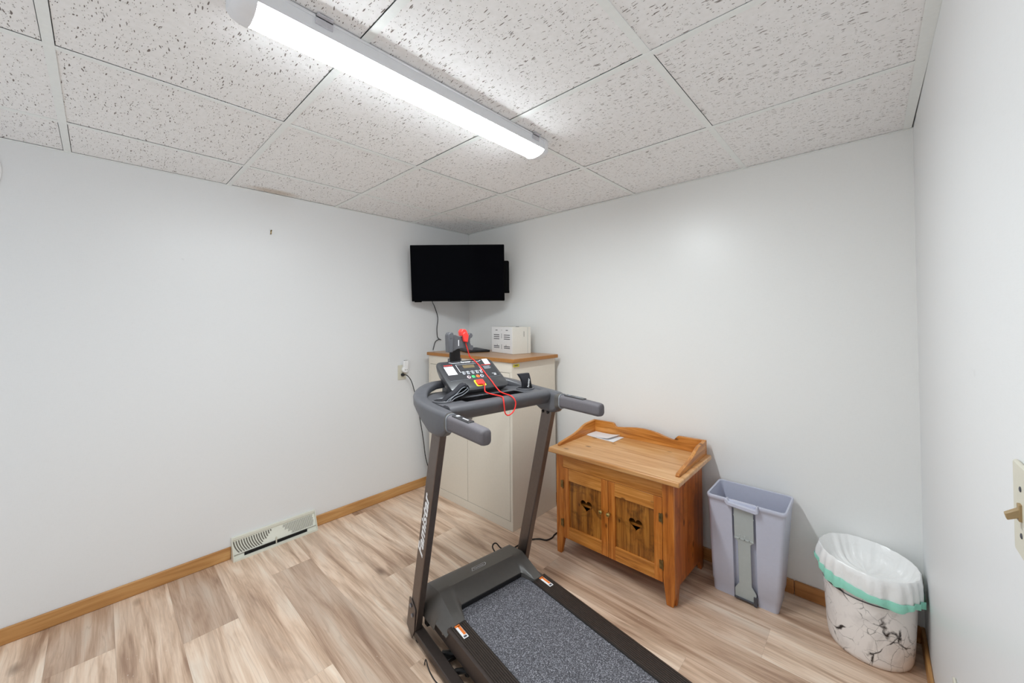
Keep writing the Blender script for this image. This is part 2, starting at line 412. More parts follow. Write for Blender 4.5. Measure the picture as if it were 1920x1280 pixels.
# ------------------------------------------------------------------ ceiling lamp
LX0, LX1, LY0, LY1 = 1.553, 1.660, -2.125, -.955
lamp = thing('ceiling_light', 'long white wraparound ceiling light, lit, mounted under the tiles', 'ceiling light', ((LX0+LX1)/2, (LY0+LY1)/2, H-.001))
def lring(y, dx=-.003, drop=.011, z0=None):
    c = (LX0+LX1)/2; w = (LX1-LX0)/2+dx
    return [(c-w*math.cos(R(t)), y, 2.090-drop*math.sin(R(t))**.75 if 0 < t < 180 else 2.090) for t in range(0, 181, 15)]
link('housing', MB().box(LX0+.002,LX1-.002,LY0+.045,LY1-.045,2.0905,H-.001).box(LX0-.002,LX1+.002,LY0+.045,LY1-.045,H-.008,H-.001).box(LX0,LX1+.001,LY0+.045,LY1-.045,2.091,2.095), M['lampb'], lamp, bevel=.0015)
link('diffuser', MB().loft([lring(LY0+.045), lring(LY1-.045)]), M['lamp'], lamp, ang=60)
for y0, y1, s in ((LY0, LY0+.046, 1), (LY1-.046, LY1, -1)):
    rings = []
    for t in range(0, 5):
        f = t/4; y = y0+(y1-y0)*f; g = f if s > 0 else 1-f; k = .55+.45*math.sqrt(max(0, 1-(1-g)**2))
        c = (LX0+LX1)/2; w = (LX1-LX0)/2+.002
        rings.append([(c-w*k*math.cos(R(a)), y, 2.095-.026*k*math.sin(R(a))) for a in range(0,181,20)] + [(c+w*k, y, H-.001), (c-w*k, y, H-.001)])
    link('end_cap', MB().loft(rings), M['lampb'], lamp, ang=50)
for y in (-1.93, -1.06):
    link('mounting_clip', MB().box(LX1-.003,LX1+.002,y-.022,y+.022,2.112,H-.001).box(LX1,LX1+.012,y-.02,y+.02,H-.004,H-.001), M['clip'], lamp)

# ------------------------------------------------------------------ television on the corner mount
fw = Vector((-.68294884,.73030806,0)).normalized(); rt = Vector((fw.y,-fw.x,0))
tvc = Vector(CAMP) + 2.99*fw + rt*(2.99*(858.4-955.8)/722) ; tvc.z = 1.346+.017*0+ (588.8+0-511.8)/722*2.99+.049
TW, TH = .728, .436
tilt = R(7)
up = (Vector((0,0,1))*math.cos(tilt) - (-fw)*(-1)*0 + (-fw)*math.sin(tilt)).normalized()
FT = frame(tvc, rt, up)                             # x right, y up, z towards the room
tv = thing('television', 'black flat television on the corner wall above the beige cabinet', 'television', tuple(tvc))
link('screen', MB().prism(rrect(TW-.012, TH-.02, .002, 1, 0, .002), .0005, .0018, FT), M['tv'], tv, smooth=False)
link('body', MB().prism(rrect(TW, TH, .006), -.03, .0, FT).prism(rrect(TW*.7, TH*.6, .02, 5, 0, -.05), -.055, -.03, FT), M['tvb'], tv, bevel=.003)
link('sensor_foot', MB().box(-TW/2+.02,-TW/2+.075,-TH/2-.007,-TH/2,-.02,-.002, FT), M['tvb'], tv, bevel=.002)
# wall bracket reaching back into the corner
bk = FT @ Vector((0,0,-.05)); cor = Vector((.10,-.10,1.66))
br = link('wall_bracket', MB().tube([bk, (bk+cor)/2, cor], .018, 8).box(-.11,.11,-.1,.1,-.068,-.052, FT)
     .prism([(.005,-.16),(.16,-.005),(.14,-.0045),(.0045,-.14)], 1.56, 1.76), M['tvb'], tv)
cp = FT @ Vector((-.21,-TH/2-.002,-.035))
link('power_cord', MB().tube([(cp.x,cp.y,cp.z+.08),tuple(cp),(.018,-.40,1.465),(.012,-.362,1.373),(.010,-.370,1.283),(.010,-.366,1.215),(.012,-.350,1.19),(.016,-.332,1.183),(.012,-.350,1.187),(.010,-.385,1.17),(.014,-.405,1.13),(.020,-.418,1.1015)], .0032, 6, 5), M['rubber'], tv)
FM = FT @ Matrix.Translation((TW/2-.006, -.032, -.055))
md = thing('media_box', 'narrow black box strapped upright behind the right edge of the television', 'media box', tuple(FM.translation))
link('body', MB().prism(rrect(.085, .252, .012), -.012, .018, FM), M['tvb'], md, bevel=.003)
link('end_band', MB().prism(rrect(.088, .02, .004, 3, 0, -.118), -.013, .0195, FM), M['tvb'], md)

# ------------------------------------------------------------------ beige steel cabinet
CX0, CX1, CY0, CY1, CZ = .108, 1.010, -.522, -.06, 1.072
cab = thing('storage_cabinet', 'tall beige steel cabinet with a wood-look top in the corner', 'cabinet', ((CX0+CX1)/2, (CY0+CY1)/2, 0))
link('body', MB().box(CX0,CX1,CY0+.004,CY1,0,CZ).box(CX0,CX1,CY0,CY0+.004,0,.057).box(CX0,CX1,CY0,CY0+.004,1.006,CZ).box(CX0,.128,CY0,CY0+.004,.057,1.006).box(.990,CX1,CY0,CY0+.004,.057,1.006), M['beige'], cab, bevel=.0015)
link('door_recess', MB().box(.128,.990,CY0+.0025,CY0+.0042,.057,1.006), M['gap'], cab, smooth=False)
d1 = link('door', MB().box(.1305,.5715,CY0,CY0+.02,.0595,1.0035), M['beige'], cab, bevel=.001)
d2 = link('door', MB().box(.5745,.9875,CY0,CY0+.02,.0595,1.0035), M['beige'], cab, bevel=.001)
link('lock_handle', MB().lathe([(.014,0),(.014,.006),(.009,.008),(.009,.018),(.004,.02)], 16, align((.615,CY0,.661),(0,-1,0))).box(.611,.619,CY0-.026,CY0-.018,.64,.682), M['steel'], d2)
link('top', MB().box(CX0-.012,CX1+.026,CY0-.012,CY1+.004,CZ,1.0955), M['cedge'], cab, bevel=.003)
link('top_surface', MB().box(CX0-.008,CX1+.022,CY0-.008,CY1+.001,1.0955,1.0968), M['ctop'], cab, smooth=False)
st = link('price_sticker', MB().box(CX1,CX1+.0012,-.508,-.450,1.042,1.060), M['yellow'], cab, smooth=False); st['label'] = 'small yellow sticker with dark scribble'
link('sticker_writing', MB().box(CX1+.0012,CX1+.0018,-.495,-.465,1.049,1.054), M['print'], st, smooth=False)
CT = 1.0971
# white slotted box on the cabinet
ba = R(-14)
bx = thing('slotted_box', 'white box with dark slots, standing on the cabinet top', 'box', (.672,-.165,CT), ba)
BWd, BDp, BHt = .295, .165, .198
F2 = lambda x0,x1,z0,z1,mb: mb.box(x0,x1,-BDp/2-.0008,-BDp/2+.0005,z0,z1)
link('body', MB().box(-BWd/2,BWd/2,-BDp/2,BDp/2,0,BHt), M['boxside'], bx, bevel=.002)
link('front_face', MB().box(-BWd/2+.002,BWd/2-.002,-BDp/2-.0004,-BDp/2+.001,.002,BHt-.001), M['box'], bx, smooth=False)
mb = MB(); h = BWd/2
for sx in (-1, 1):
    a, b = (sx*h*.50-.041, sx*h*.50+.041)
    for z in (.137,.122,.107): F2(a,b,z-.0028,z+.0028,mb)
    for z in (.052,.040): F2(a,b,z-.0028,z+.0028,mb)
    F2(sx*h*.5-.015,sx*h*.5+.015,.170,.175,mb); F2(sx*.075-.002-.012*sx,sx*.075+.002-.012*sx,.054,.066,mb)
for z0, z1 in ((.112,.148),(.03,.066),(.171,.176)): F2(-.002,.002,z0,z1,mb)
link('slot_pattern', mb, M['print'], bx, smooth=False)
link('lid_seam', MB().box(BWd/2-.001,BWd/2+.0006,.052,.0545,.002,BHt-.002).box(-.1,h,BDp/2-.04,BDp/2-.038,BHt-.0005,BHt+.0008), M['latch'], bx, smooth=False)
link('side_slot', MB().box(BWd/2-.0005,BWd/2+.0008,.018,.021,.125,.165), M['print'], bx, smooth=False)
link('lid_tab', MB().box(.085,.115,-.012,.0,BHt-.0005,BHt+.003), M['print'], bx, smooth=False)
dv = thing('disc_player', 'flat black device lying on the cabinet top beside the white box', 'player', (.33,-.25,CT), R(-22))
link('case', MB().prism(rrect(.30, .19, .02), .0, .016), M['blk'], dv, bevel=.006, seg=3)
link('lid', MB().prism(rrect(.27, .16, .015), .016, .0185), M['print'], dv, bevel=.001)

# ------------------------------------------------------------------ pine washstand
ws = thing('washstand', 'low orange pine washstand with heart cut-outs in both doors', 'cupboard', (1.668,-.29,0))
X0, X1, Y0, Y1, ZT = 1.333, 2.005, -.494, -.075, .575
def leg(pts, d0, d1, plane, mat):                    # profile in the front or side plane
    m = MB()
    if plane == 'f': m.prism(pts, d0, d1, Matrix(((1,0,0,0),(0,0,1,0),(0,1,0,0),(0,0,0,1))))
    else: m.prism(pts, d0, d1, Matrix(((0,0,1,0),(1,0,0,0),(0,1,0,0),(0,0,0,1))))
    return link('leg_post', m, mat, ws, bevel=.002)
pl = [(X0,ZT),(X0+.047,ZT),(X0+.047,.105),(X0+.03,.0),(X0+.002,.0),(X0,.06)]
lp = leg(pl, Y0, Y0+.022, 'f', M['pz'])
pr = [(X1,ZT),(X1-.054,ZT),(X1-.054,.115),(X1-.04,.0),(X1-.008,.0),(X1,.06)]
rp = leg(pr, Y0, Y0+.022, 'f', M['pz'])
def side(x0, x1):
    p = [(Y0+.022,ZT),(Y1,ZT),(Y1,.0),(Y1-.035,.0),(Y1-.06,.055),(Y0+.07,.075),(Y0+.04,.0),(Y0+.022,.0)]
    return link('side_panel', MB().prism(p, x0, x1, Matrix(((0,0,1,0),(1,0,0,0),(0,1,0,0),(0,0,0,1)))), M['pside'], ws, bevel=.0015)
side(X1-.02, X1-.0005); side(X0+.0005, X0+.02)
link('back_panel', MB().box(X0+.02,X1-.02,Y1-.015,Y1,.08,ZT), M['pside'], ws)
link('bottom_shelf', MB().box(X0+.02,X1-.02,Y0+.024,Y1-.015,.10,.118), M['px'], ws)
link('top_rail', MB().box(X0+.047,X1-.054,Y0+.001,Y0+.02,.4985,ZT), M['px'], ws, bevel=.001)
def heart(cx, cz, w, h):
    pts = []
    for k in range(36):
        t = 2*math.pi*k/36
        pts.append((cx+w/32*16*math.sin(t)**3, cz+h/29*(13*math.cos(t)-5*math.cos(2*t)-2*math.cos(3*t)-math.cos(4*t))+.002))
    return pts
FY = Matrix(((1,0,0,0),(0,0,1,0),(0,1,0,0),(0,0,0,1)))
def wdoor(x0, x1, hx, kx):
    m = MB().box(x0,x0+.037,Y0+.001,Y0+.02,.097,.4965).box(x1-.040,x1,Y0+.001,Y0+.02,.097,.4965)
    m.box(x0+.0365,x1-.0395,Y0+.0013,Y0+.0197,.097,.166).box(x0+.0365,x1-.0395,Y0+.0013,Y0+.0197,.427,.4965)
    d = link('door', m, [M['pz'], M['px']], ws, bevel=.0012)
    for k in range(12, 24): d.data.polygons[k].material_index = 1
    p = link('door_panel', MB().box(x0+.037,x1-.040,Y0+.010,Y0+.017,.166,.427), M['ppanel'], d, smooth=False)
    return d, p
def wd(x0, x1, hx, kx):
    d, p = wdoor(x0, x1, hx, kx)
    hm = MB().prism([(a-ws.location.x, b) for a, b in heart(hx, .316, .072, .062)], -.6-ws.location.y, -.3-ws.location.y, FY)
    c = link('cutter', hm, M['dark'], smooth=False); c.location = ws.location
    bpy.context.view_layer.update()
    mo = p.modifiers.new('cut', 'BOOLEAN'); mo.object = c; mo.solver = 'EXACT'
    bpy.context.view_layer.update()
    me = bpy.data.meshes.new_from_object(p.evaluated_get(bpy.context.evaluated_depsgraph_get()))
    p.modifiers.clear(); p.data = me; bpy.data.objects.remove(c)
    k = MB().lathe([(.007,0),(.006,.008),(.010,.013),(.0125,.02),(.010,.026),(.004,.029)], 18, align((kx,Y0+.001,.330),(0,-1,0)))
    link('knob', k, M['brass'], d)
wd(1.381, 1.6645, 1.526, 1.632); wd(1.6670, 1.949, 1.812, 1.676)
for x in (X0+.0475, X1-.0545):
    for z in (.400, .180):
        link('hinge', MB().box(x-.016,x+.004,Y0-.0018,Y0+.001,z-.020,z+.020).tube([(x+.001,Y0-.003,z-.024),(x+.001,Y0-.003,z+.024)], .003, 8), M['antique'], ws)
link('inner_shelf', MB().box(X0+.022,X1-.022,Y0+.03,Y1-.016,.300,.312), M['px'], ws)
tx0, tx1, ty0, ty1 = 1.295, 2.043, -.528, -.035
link('top', MB().box(tx0,tx1,ty0,ty1,ZT,.600), M['ptop'], ws, bevel=.006, seg=3)
# shaped gallery round the top
gb = [(1.318,.600),(1.318,.676),(1.462,.678),(1.474,.672),(1.480,.660),(1.492,.655),(1.53,.660),(1.575,.668),(1.62,.674),(1.665,.676),(1.71,.674),(1.755,.667),(1.80,.655),(1.840,.647),(1.852,.650),(1.860,.662),(1.872,.674),(2.020,.678),(2.020,.600)]
link('gallery_back', MB().prism(gb, -.058, -.040, FY), M['px'], ws, bevel=.0015)
gs = [(-.058,.600),(-.058,.676),(-.16,.672),(-.20,.662),(-.24,.648),(-.30,.634),(-.38,.624),(-.45,.615),(-.462,.605),(-.458,.600)]
for x in (1.318, 2.002):
    link('gallery_side', MB().prism(gs, x, x+.018, Matrix(((0,0,1,0),(1,0,0,0),(0,1,0,0),(0,0,0,1)))), M['py'], ws, bevel=.002)
# papers lying on it
mb = MB(); n = 8
pa = [(1.337,-.172),(1.541,-.196),(1.545,-.066),(1.343,-.062)]
def sheet(pa, z, lift, sag):
    rows = []
    for i in range(n+1):
        a = Vector(pa[0]).lerp(Vector(pa[1]), i/n); b = Vector(pa[3]).lerp(Vector(pa[2]), i/n)
        rows.append([(a.x+(b.x-a.x)*j/n, a.y+(b.y-a.y)*j/n, z+lift*(i/n)**3+sag*(1-i/n)**2*(1-j/n)) for j in range(n+1)])
    vs = [q for r in rows for q in r]; vs += [(x,y,zz+.0009) for x,y,zz in vs]; k = (n+1)**2; fs = []
    for i in range(n):
        for j in range(n):
            q = (i*(n+1)+j, i*(n+1)+j+1, (i+1)*(n+1)+j+1, (i+1)*(n+1)+j); fs += [q, tuple(x+k for x in q)[::-1]]
    for i in range(n):
        fs += [(i, i+1, i+1+k, i+k), (n*(n+1)+i, n*(n+1)+i+1, n*(n+1)+i+1+k, n*(n+1)+i+k), (i*(n+1), (i+1)*(n+1), (i+1)*(n+1)+k, i*(n+1)+k), (i*(n+1)+n, (i+1)*(n+1)+n, (i+1)*(n+1)+n+k, i*(n+1)+n+k)]
    return MB().add(vs, fs)
le = thing('folded_leaflet', 'white folded paper leaflet lying on the pine washstand top', 'paper', (1.44,-.12,.6005))
link('lower_sheet', sheet(pa, .6008, .001, 0), M['white'], le)
link('upper_fold', sheet([(1.337,-.160),(1.500,-.185),(1.520,-.070),(1.343,-.062)], .6022, .012, .001), M['white'], le)

# ------------------------------------------------------------------ grey bin leaning room-side against the back wall
bn = thing('waste_bin', 'tall narrow grey-lilac plastic bin beside the pine washstand', 'bin', (2.235,-.13,0))
def binring(z, x0, x1, y0, y1, notch, r=.018):
    # counter-clockwise outline with a groove in the front
    g0, g1 = 2.188, 2.284
    pts = []
    def arc(cx, cy, a0):
        for k in range(5): a = R(a0+22.5*k); pts.append((cx+r*math.cos(a), cy+r*math.sin(a), z))
    arc(x0+r, y0+r, 180)
    for px, d in ((g0-.001,0),(g0+.002,notch),(g0+.02,notch),(g1-.02,notch),(g1-.002,notch),(g1+.001,0)): pts.append((px, y0+d, z))
    arc(x1-r, y0+r, 270); arc(x1-r, y1-r, 0); arc(x0+r, y1-r, 90)
    return pts
def lerp(a, b, t): return a+(b-a)*t
rings = []
for z, ex, nt in ((.0,-.004,.02),(.050,-.003,.02),(.056,0,.02),(.2,0,.02),(.40,0,.019),(.44,0,.012),(.458,0,.0),(.462,.004,.0),(.476,.0045,.0),(.480,.002,.0)):
    t = z/.48; rings.append(binring(z, lerp(2.090,2.080,t)-ex, lerp(2.366,2.402,t)+ex, lerp(-.222,-.252,t)-ex, lerp(-.034,-.028,t)+min(ex,.003), nt))
for z in (.478,.44,.2,.006):
    t = z/.48; rings.append(binring(z, lerp(2.090,2.080,t)+.005, lerp(2.366,2.402,t)-.005, lerp(-.222,-.252,t)+.005, lerp(-.034,-.028,t)-.005, .004 if z > .45 else .022))
link('tub', MB().loft(rings), M['bin'], bn, ang=50)
link('handle_lip', MB().prism([(2.163,.482),(2.172,.486),(2.180,.472),(2.288,.466),(2.292,.482),(2.298,.484),(2.300,.452),(2.290,.446),(2.170,.455),(2.160,.470)], -.275, -.249, FY), M['bin'], bn, bevel=.004)
lt = MB().prism([(2.196,.446),(2.276,.446),(2.276,.300),(2.262,.285),(2.262,.085),(2.280,.055),(2.280,.012),(2.192,.012),(2.192,.055),(2.210,.085),(2.210,.285),(2.196,.300)], -.0, .008, Matrix(((1,0,0,0),(0,-.06,1,-.228),(0,1,0,0),(0,0,0,1))))
ls = link('latch_strap', lt, M['latch'], bn, bevel=.002)
link('latch_bar', MB().box(2.194,2.278,-.252,-.240,.405,.412), M['latch'], bn, bevel=.001)
link('latch_clip', MB().box(2.196,2.276,-.2485,-.2395,.298,.306).box(2.215,2.222,-.2485,-.2395,.300,.322).box(2.236,2.243,-.2485,-.2395,.300,.322).box(2.256,2.261,-.2485,-.2395,.300,.326), M['latch'], bn, bevel=.001)
link('hinge_pin', MB().tube([(2.190,-.232,.014),(2.284,-.232,.014)], .0045, 8).box(2.270,2.284,-.236,-.222,.004,.045), M['print'], bn)

# ------------------------------------------------------------------ marble can with its liner
CC = (2.662,-.160)
mc = thing('wastebasket', 'round white marble-print wastebasket in the right corner of the room', 'wastebasket', (*CC,0))
FMc = Matrix.Translation((*CC,0))
link('tub', MB().lathe([(.118,0),(.126,.004),(.130,.018),(.1335,.05),(.141,.2),(.1455,.285),(.147,.3),(.1445,.302),(.139,.2),(.128,.02),(.02,.012)], 64, FMc), M['marble'], mc, ang=50)
link('rim_line', MB().lathe([(.1462,.246),(.1468,.247),(.1468,.249),(.1462,.250)], 64, FMc, cap=False), M['print'], mc)
ln = thing('bin_liner', 'white plastic bag lining the marble wastebasket, mint drawstring hem hanging out', 'bin liner', (*CC,.30))
def linerring(k, n=96):
    out = []
    rr = random.Random(5)
    ph = [(rr.uniform(0,6.28), rr.randint(4,34), rr.uniform(.3,1)) for _ in range(11)]
    return ph
PH = linerring(0)
def wob(th, a): return a*sum(w*math.sin(m*th+p) for p, m, w in PH)/3.0
nn = 120; rings = []
# from inside bottom up, over the rim and down outside to the hem
for r, z, a, tiltz in ((.004,.285,.0,0),(.03,.287,.002,0),(.06,.283,.005,0),(.09,.282,.008,0),(.115,.292,.009,0),(.130,.312,.007,0),(.139,.338,.004,.2),(.146,.356,.003,.4),(.151,.364,.002,.5),(.155,.360,.002,.5),(.159,.345,.006,.55),(.162,.325,.009,.7),(.163,.306,.009,.85),(.164,.292,.008,1.0)):
    ring = []
    for k in range(nn):
        th = 2*math.pi*k/nn
        rr = r+wob(th,a)
        zt = z + tiltz*(.024*math.cos(th-R(165))) + wob(th+1.3, a*.6)
        x = CC[0]+rr*math.cos(th); y = CC[1]+rr*math.sin(th)
        x = min(x, W-.012-.002*(1 if z > BH else 1)); y = min(y, -.006)
        ring.append((x,y,zt))
    rings.append(ring)
link('bag', MB().loft(rings, cap=False), M['bag'], ln, ang=70)
hem = []
for r, z in ((.1658,.302),(.1678,.301),(.1668,.276),(.1648,.276)):
    ring = []
    for k in range(nn):
        th = 2*math.pi*k/nn; rr = r+wob(th,.008)
        droop = .016*max(0, math.sin(5*th+.6))+.008*math.sin(3*th+1.2)
        x = min(CC[0]+rr*math.cos(th), W-.008); y = min(CC[1]+rr*math.sin(th), -.004)
        ring.append((x, y, z+.9*.024*math.cos(th-R(165))-droop*(1 if z < .28 else 0)))
    hem.append(ring)
link('drawstring_hem', MB().loft(hem, cap=False, closed=True), M['band'], ln, ang=70)

# ------------------------------------------------------------------ baseboard air vent
vt = thing('air_vent', 'cream metal baseboard air vent on the floor at the left wall', 'vent', (.03,(VY0+VY1)/2,0))
ya, yb = VY0+.001, VY1-.001
sec = [(0,0),(.062,0),(.062,.012),(.046,.030),(.014,.098),(.014,.112),(.010,.115),(0,.115)]
SY = Matrix(((1,0,0,0),(0,0,1,0),(0,1,0,0),(0,0,0,1)))
link('end_plate', MB().prism([(0,0),(.066,0),(.066,.016),(.018,.115),(0,.118)], ya, ya+.004, SY), M['cream'], vt, bevel=.001)
link('end_plate', MB().prism([(0,0),(.066,0),(.066,.016),(.018,.115),(0,.118)], yb-.004, yb, SY), M['cream'], vt, bevel=.001)
link('housing', MB().prism([(0,0),(.050,0),(.050,.012),(.044,.026),(.010,.098),(.016,.100),(.016,.116),(0,.116)], ya+.004, yb-.004, SY).box(.048,.064,ya+.004,yb-.004,0,.013), M['cream'], vt, bevel=.0008)
# slots lie on the sloping face
sd = Vector((.010-.044, 0, .098-.026)); sl = sd.length; sd.normalize(); nrm = Vector((sd.z,0,-sd.x))
FV = frame((.044,0,.026), (0,1,0), sd) if False else Matrix(((0,sd.x,nrm.x,.044),(1,0,0,0),(0,sd.z,nrm.z,.026),(0,0,0,1)))
mb = MB(); ym = (ya+yb)/2
def strip(pts, w, mb):
    for (a, b) in zip(pts, pts[1:]):
        mb.add([(a[0]-w,a[1],.0003),(a[0]+w,a[1],.0003),(b[0]+w,b[1],.0003),(b[0]-w,b[1],.0003),(a[0]-w,a[1],.0011),(a[0]+w,a[1],.0011),(b[0]+w,b[1],.0011),(b[0]-w,b[1],.0011)],
               [(4,5,6,7),(0,1,5,4),(1,2,6,5),(2,3,7,6),(3,0,4,7)], FV)
for k in range(17):
    y0 = ya+.010+k*.0124
    pts = []
    for j in range(7):
        t = .12+.8*j/6
        yy = y0+.030*(1-t)**2.2
        if yy > ym-.012-(.0+.070*(1-t)): continue
        pts.append((yy, t*sl))
    if len(pts) > 1: strip(pts, .0031, mb)
for k in range(25):
    y0 = ym+.010+k*.0078
    pts = []
    for j in range(5):
        t = .12+.8*j/4; yy = y0+.030*(t-.1)
        if yy < ym+.012+.070*(1-t) or yy > yb-.012: continue
        pts.append((yy, t*sl))
    if len(pts) > 1: strip(pts, .0014, mb)
link('louver_slots', mb, M['gap'], vt, smooth=False)
link('centre_plate', MB().prism([(ym-.078,.002),(ym+.078,.002),(ym,sl*.93)], .0005, .002, FV), M['cream'], vt)
link('damper_opening', MB().box(.0495,.0508,ya+.055,yb-.06,.0125,.030).box(.044,.0508,ya+.055,yb-.06,.0125,.0145), M['dark'], vt, smooth=False)
link('damper_lever', MB().box(.048,.058,ym-.012,ym-.006,.014,.052), M['ivory'], vt, bevel=.0015)
link('gap_line', MB().box(.0475,.0502,ya+.006,yb-.006,.0305,.0317), M['gap'], vt, smooth=False)

# ------------------------------------------------------------------ wall outlet, adapter, cord, switch, screw
def plate(name, label, cat, wall, y, z, w=.071, h=.114):
    t = thing(name, label, cat, (0 if wall == 'l' else W, y, z))
    s = 1 if wall == 'l' else -1; x = 0 if wall == 'l' else W
    F = Matrix(((0,0,s,x),(1,0,0,y),(0,1,0,z),(0,0,0,1)))
    link('cover_plate', MB().prism(rrect(w,h,.006), .0003, .006, F), M['ivory'], t, bevel=.0025)
    return t, F
ol, F = plate('wall_outlet', 'ivory wall outlet on the left wall, partly covered by its adapter', 'outlet', 'l', -.7015, .944)
for dz in (-.02,.02): link('socket_face', MB().prism(rrect(.034,.029,.012), .006, .0075, F @ Matrix.Translation((0,dz,0))), M['ivory'], ol)
ad = thing('plug_adapter', 'white plug-in adapter in the upper socket of the left wall outlet', 'adapter', (.0076,-.69,.966))
Fa = Matrix(((0,0,1,.0078),(1,0,0,-.686),(0,1,0,.966),(0,0,0,1)))
link('body', MB().lathe([(.020,0),(.024,.003),(.026,.022),(.021,.030),(.006,.032)], 24, Fa), M['wplast'], ad)
link('neck', MB().prism(rrect(.040,.072,.010,4,.006,.034), .004, .028, Fa), M['wplast'], ad, bevel=.004)
link('vent_slot', MB().box(-.008,.018,.069,.0715,.010,.024, Fa), M['gap'], ad)
link('socket_hole', MB().box(-.010,-.004,-.004,.002,.0305,.0325, Fa).box(.006,.010,-.004,.003,.0305,.0325, Fa), M['gap'], ad)
pc = thing('plugged_lead', 'black cord plugged into the lower socket of the left wall outlet', 'cord', (.009,-.70,.926))
link('plug', MB().lathe([(.011,0),(.013,.004),(.011,.018),(.007,.026),(.005,.03)], 14, align((.0078,-.703,.926),(1,.1,0))), M['rubber'], pc)
link('cord', MB().tube([(.034,-.70,.926),(.050,-.682,.920),(.046,-.645,.875),(.030,-.61,.80),(.024,-.585,.72),(.030,-.56,.58),(.035,-.53,.40),(.04,-.50,.2),(.045,-.42,.03),(.05,-.3,.006)], .0036, 6, 6), M['rubber'], pc)
sw, F = plate('light_switch', 'ivory light switch with toggle in shaded tan on the right wall', 'light switch', 'r', -1.514, 1.092, .076, .122)
link('toggle', MB().box(-.005,.005,-.011,.011,.005,.009,F).loft([[(-.005,-.005,.006),(.005,-.005,.006),(.005,.007,.006),(-.005,.007,.006)],[(-.004,-.012,.018),(.004,-.012,.018),(.004,-.004,.020),(-.004,-.004,.020)]], M=F), M['tan'], sw, bevel=.001)
for dz in (.03,-.03): link('screw', MB().lathe([(.0035,.0058),(.0035,.0068),(.002,.0073)], 10, F @ Matrix.Translation((0,dz,0))), M['print'], sw)
ro, F = plate('low_outlet', 'ivory outlet low on the right wall at the bottom picture edge', 'outlet', 'r', -.873, .375)
for dz in (-.02,.02): link('socket_face', MB().prism(rrect(.034,.029,.012), .006, .0075, F @ Matrix.Translation((0,dz,0))), M['ivory'], ro)
hk = thing('picture_hook', 'tiny dark hook left high on the bare left wall', 'hook', (.0,-1.604,1.90))
link('nail', MB().tube([(.0002,-1.604,1.9065),(.010,-1.604,1.909)], .0038, 8), M['antique'], hk)
link('hook_strip', MB().box(.0003,.002,-1.607,-1.601,1.886,1.907).tube([(.001,-1.604,1.888),(.006,-1.606,1.885),(.009,-1.607,1.890)], .0026, 6), M['antique'], hk)
# round speckled disc cut by the left picture edge
dsc = thing('wall_speaker', 'round pale speckled speaker cut off by the left picture edge', 'speaker', (0,-2.792,1.993))
Fd = Matrix(((0,0,1,0),(1,0,0,-2.792),(0,1,0,1.993),(0,0,0,1)))
def mesh_dots():
    a = N('speckled_grille'); vo = a.n('TexVoronoi'); vo.inputs['Scale'].default_value = 150; a.l(a.coords(), vo.inputs['Vector'])
    c = a.ramp(vo.outputs['Distance'], [(.3, srgb(120,120,140)), (.5, srgb(206,206,220))]); a.l(c, a.b.inputs['Base Color']); a.set(Roughness=.6); return a.m
link('grille', MB().lathe([(.02,.014),(.10,.013),(.165,.008),(.172,.004)], 64, Fd), mesh_dots(), dsc)
link('rim', MB().lathe([(.171,.0005),(.18,.0008),(.18,.005),(.171,.007)], 64, Fd, cap=False), M['wplast'], dsc)

# ------------------------------------------------------------------ treadmill (own frame: x along the deck, y across, z up)
PHI = R(8.5)
tm = thing('treadmill', 'black folding treadmill with speckled grey belt in the middle of the room', 'treadmill', (1.226,-1.406,0), -PHI)
VC = .3125
ux = lambda z: -.031+.257*z
for s in (0, 1):
    v0, v1 = ((0,.042),(.583,.625))[s]
    m_ = lambda q: q
    link('base_rail', MB().box(.02,1.16,v0,v1,.012,.042), M['frame2'], tm, bevel=.004)
    for u in (.05, 1.12): link('floor_pad', MB().lathe([(.017,0),(.019,.004),(.017,.013)], 16, Matrix.Translation((u,(v0+v1)/2,0))), M['rubber'], tm)
    p0, p1 = ((.0005,.0325),(.588,.6205))[s]
    up_ = [(ux(.035),.035),(ux(.035)+.064,.035),(ux(.93)+.066,.93),(ux(.93),.93)]
    XZ = Matrix(((1,0,0,0),(0,0,1,0),(0,1,0,0),(0,0,0,1)))
    u_o = link('upright', MB().prism(up_, p0, p1, XZ), M['frame'], tm, bevel=.004, seg=3)
    g0 = v0-.0045 if s == 0 else p1+.0005
    gp = link('gusset_plate', MB().prism([(-.030,.032),(.022,.002),(.045,.045),(.056,.13),(.05,.142),(.012,.168),(.0,.165)], g0, g0+.004, XZ), M['frame'], tm, bevel=.001)
    for (u, z) in ((.020,.140),(.034,.106)):
        yb_ = g0 if s == 0 else g0+.004
        link('bolt', MB().lathe([(.0085,0),(.0085,.005),(.006,.008),(.003,.0085)], 6, align((u,yb_,z),(0,-1 if s == 0 else 1,0))), M['steel'], gp)
    yi = p1 if s == 0 else p0
    for u in (.012,.045):
        link('bolt', MB().lathe([(.0075,0),(.0075,.004),(.0045,.006)], 8, align((ux(.905)+u,yi,.905),(0,1 if s == 0 else -1,0))), M['blackst'], u_o)
# lettering up the outer side of the upright by the camera
a_ = Vector((.257,0,1)).normalized(); yv = Vector((-a_.z,0,a_.x))
zc = .515; FTx = frame((ux(zc)+.030, -.0001, zc), a_, yv)
link('upright_lettering', text_mb(MB(), 'Famistar', .058, FTx, .35, .0004, .0012, .285), M['white'], tm, smooth=False)
link('cross_tube', MB().box(.045,.072,.042,.583,.055,.085), M['blackst'], tm, bevel=.003)
link('cross_tube', MB().box(.90,.93,.042,.583,.014,.040), M['blackst'], tm, bevel=.003)
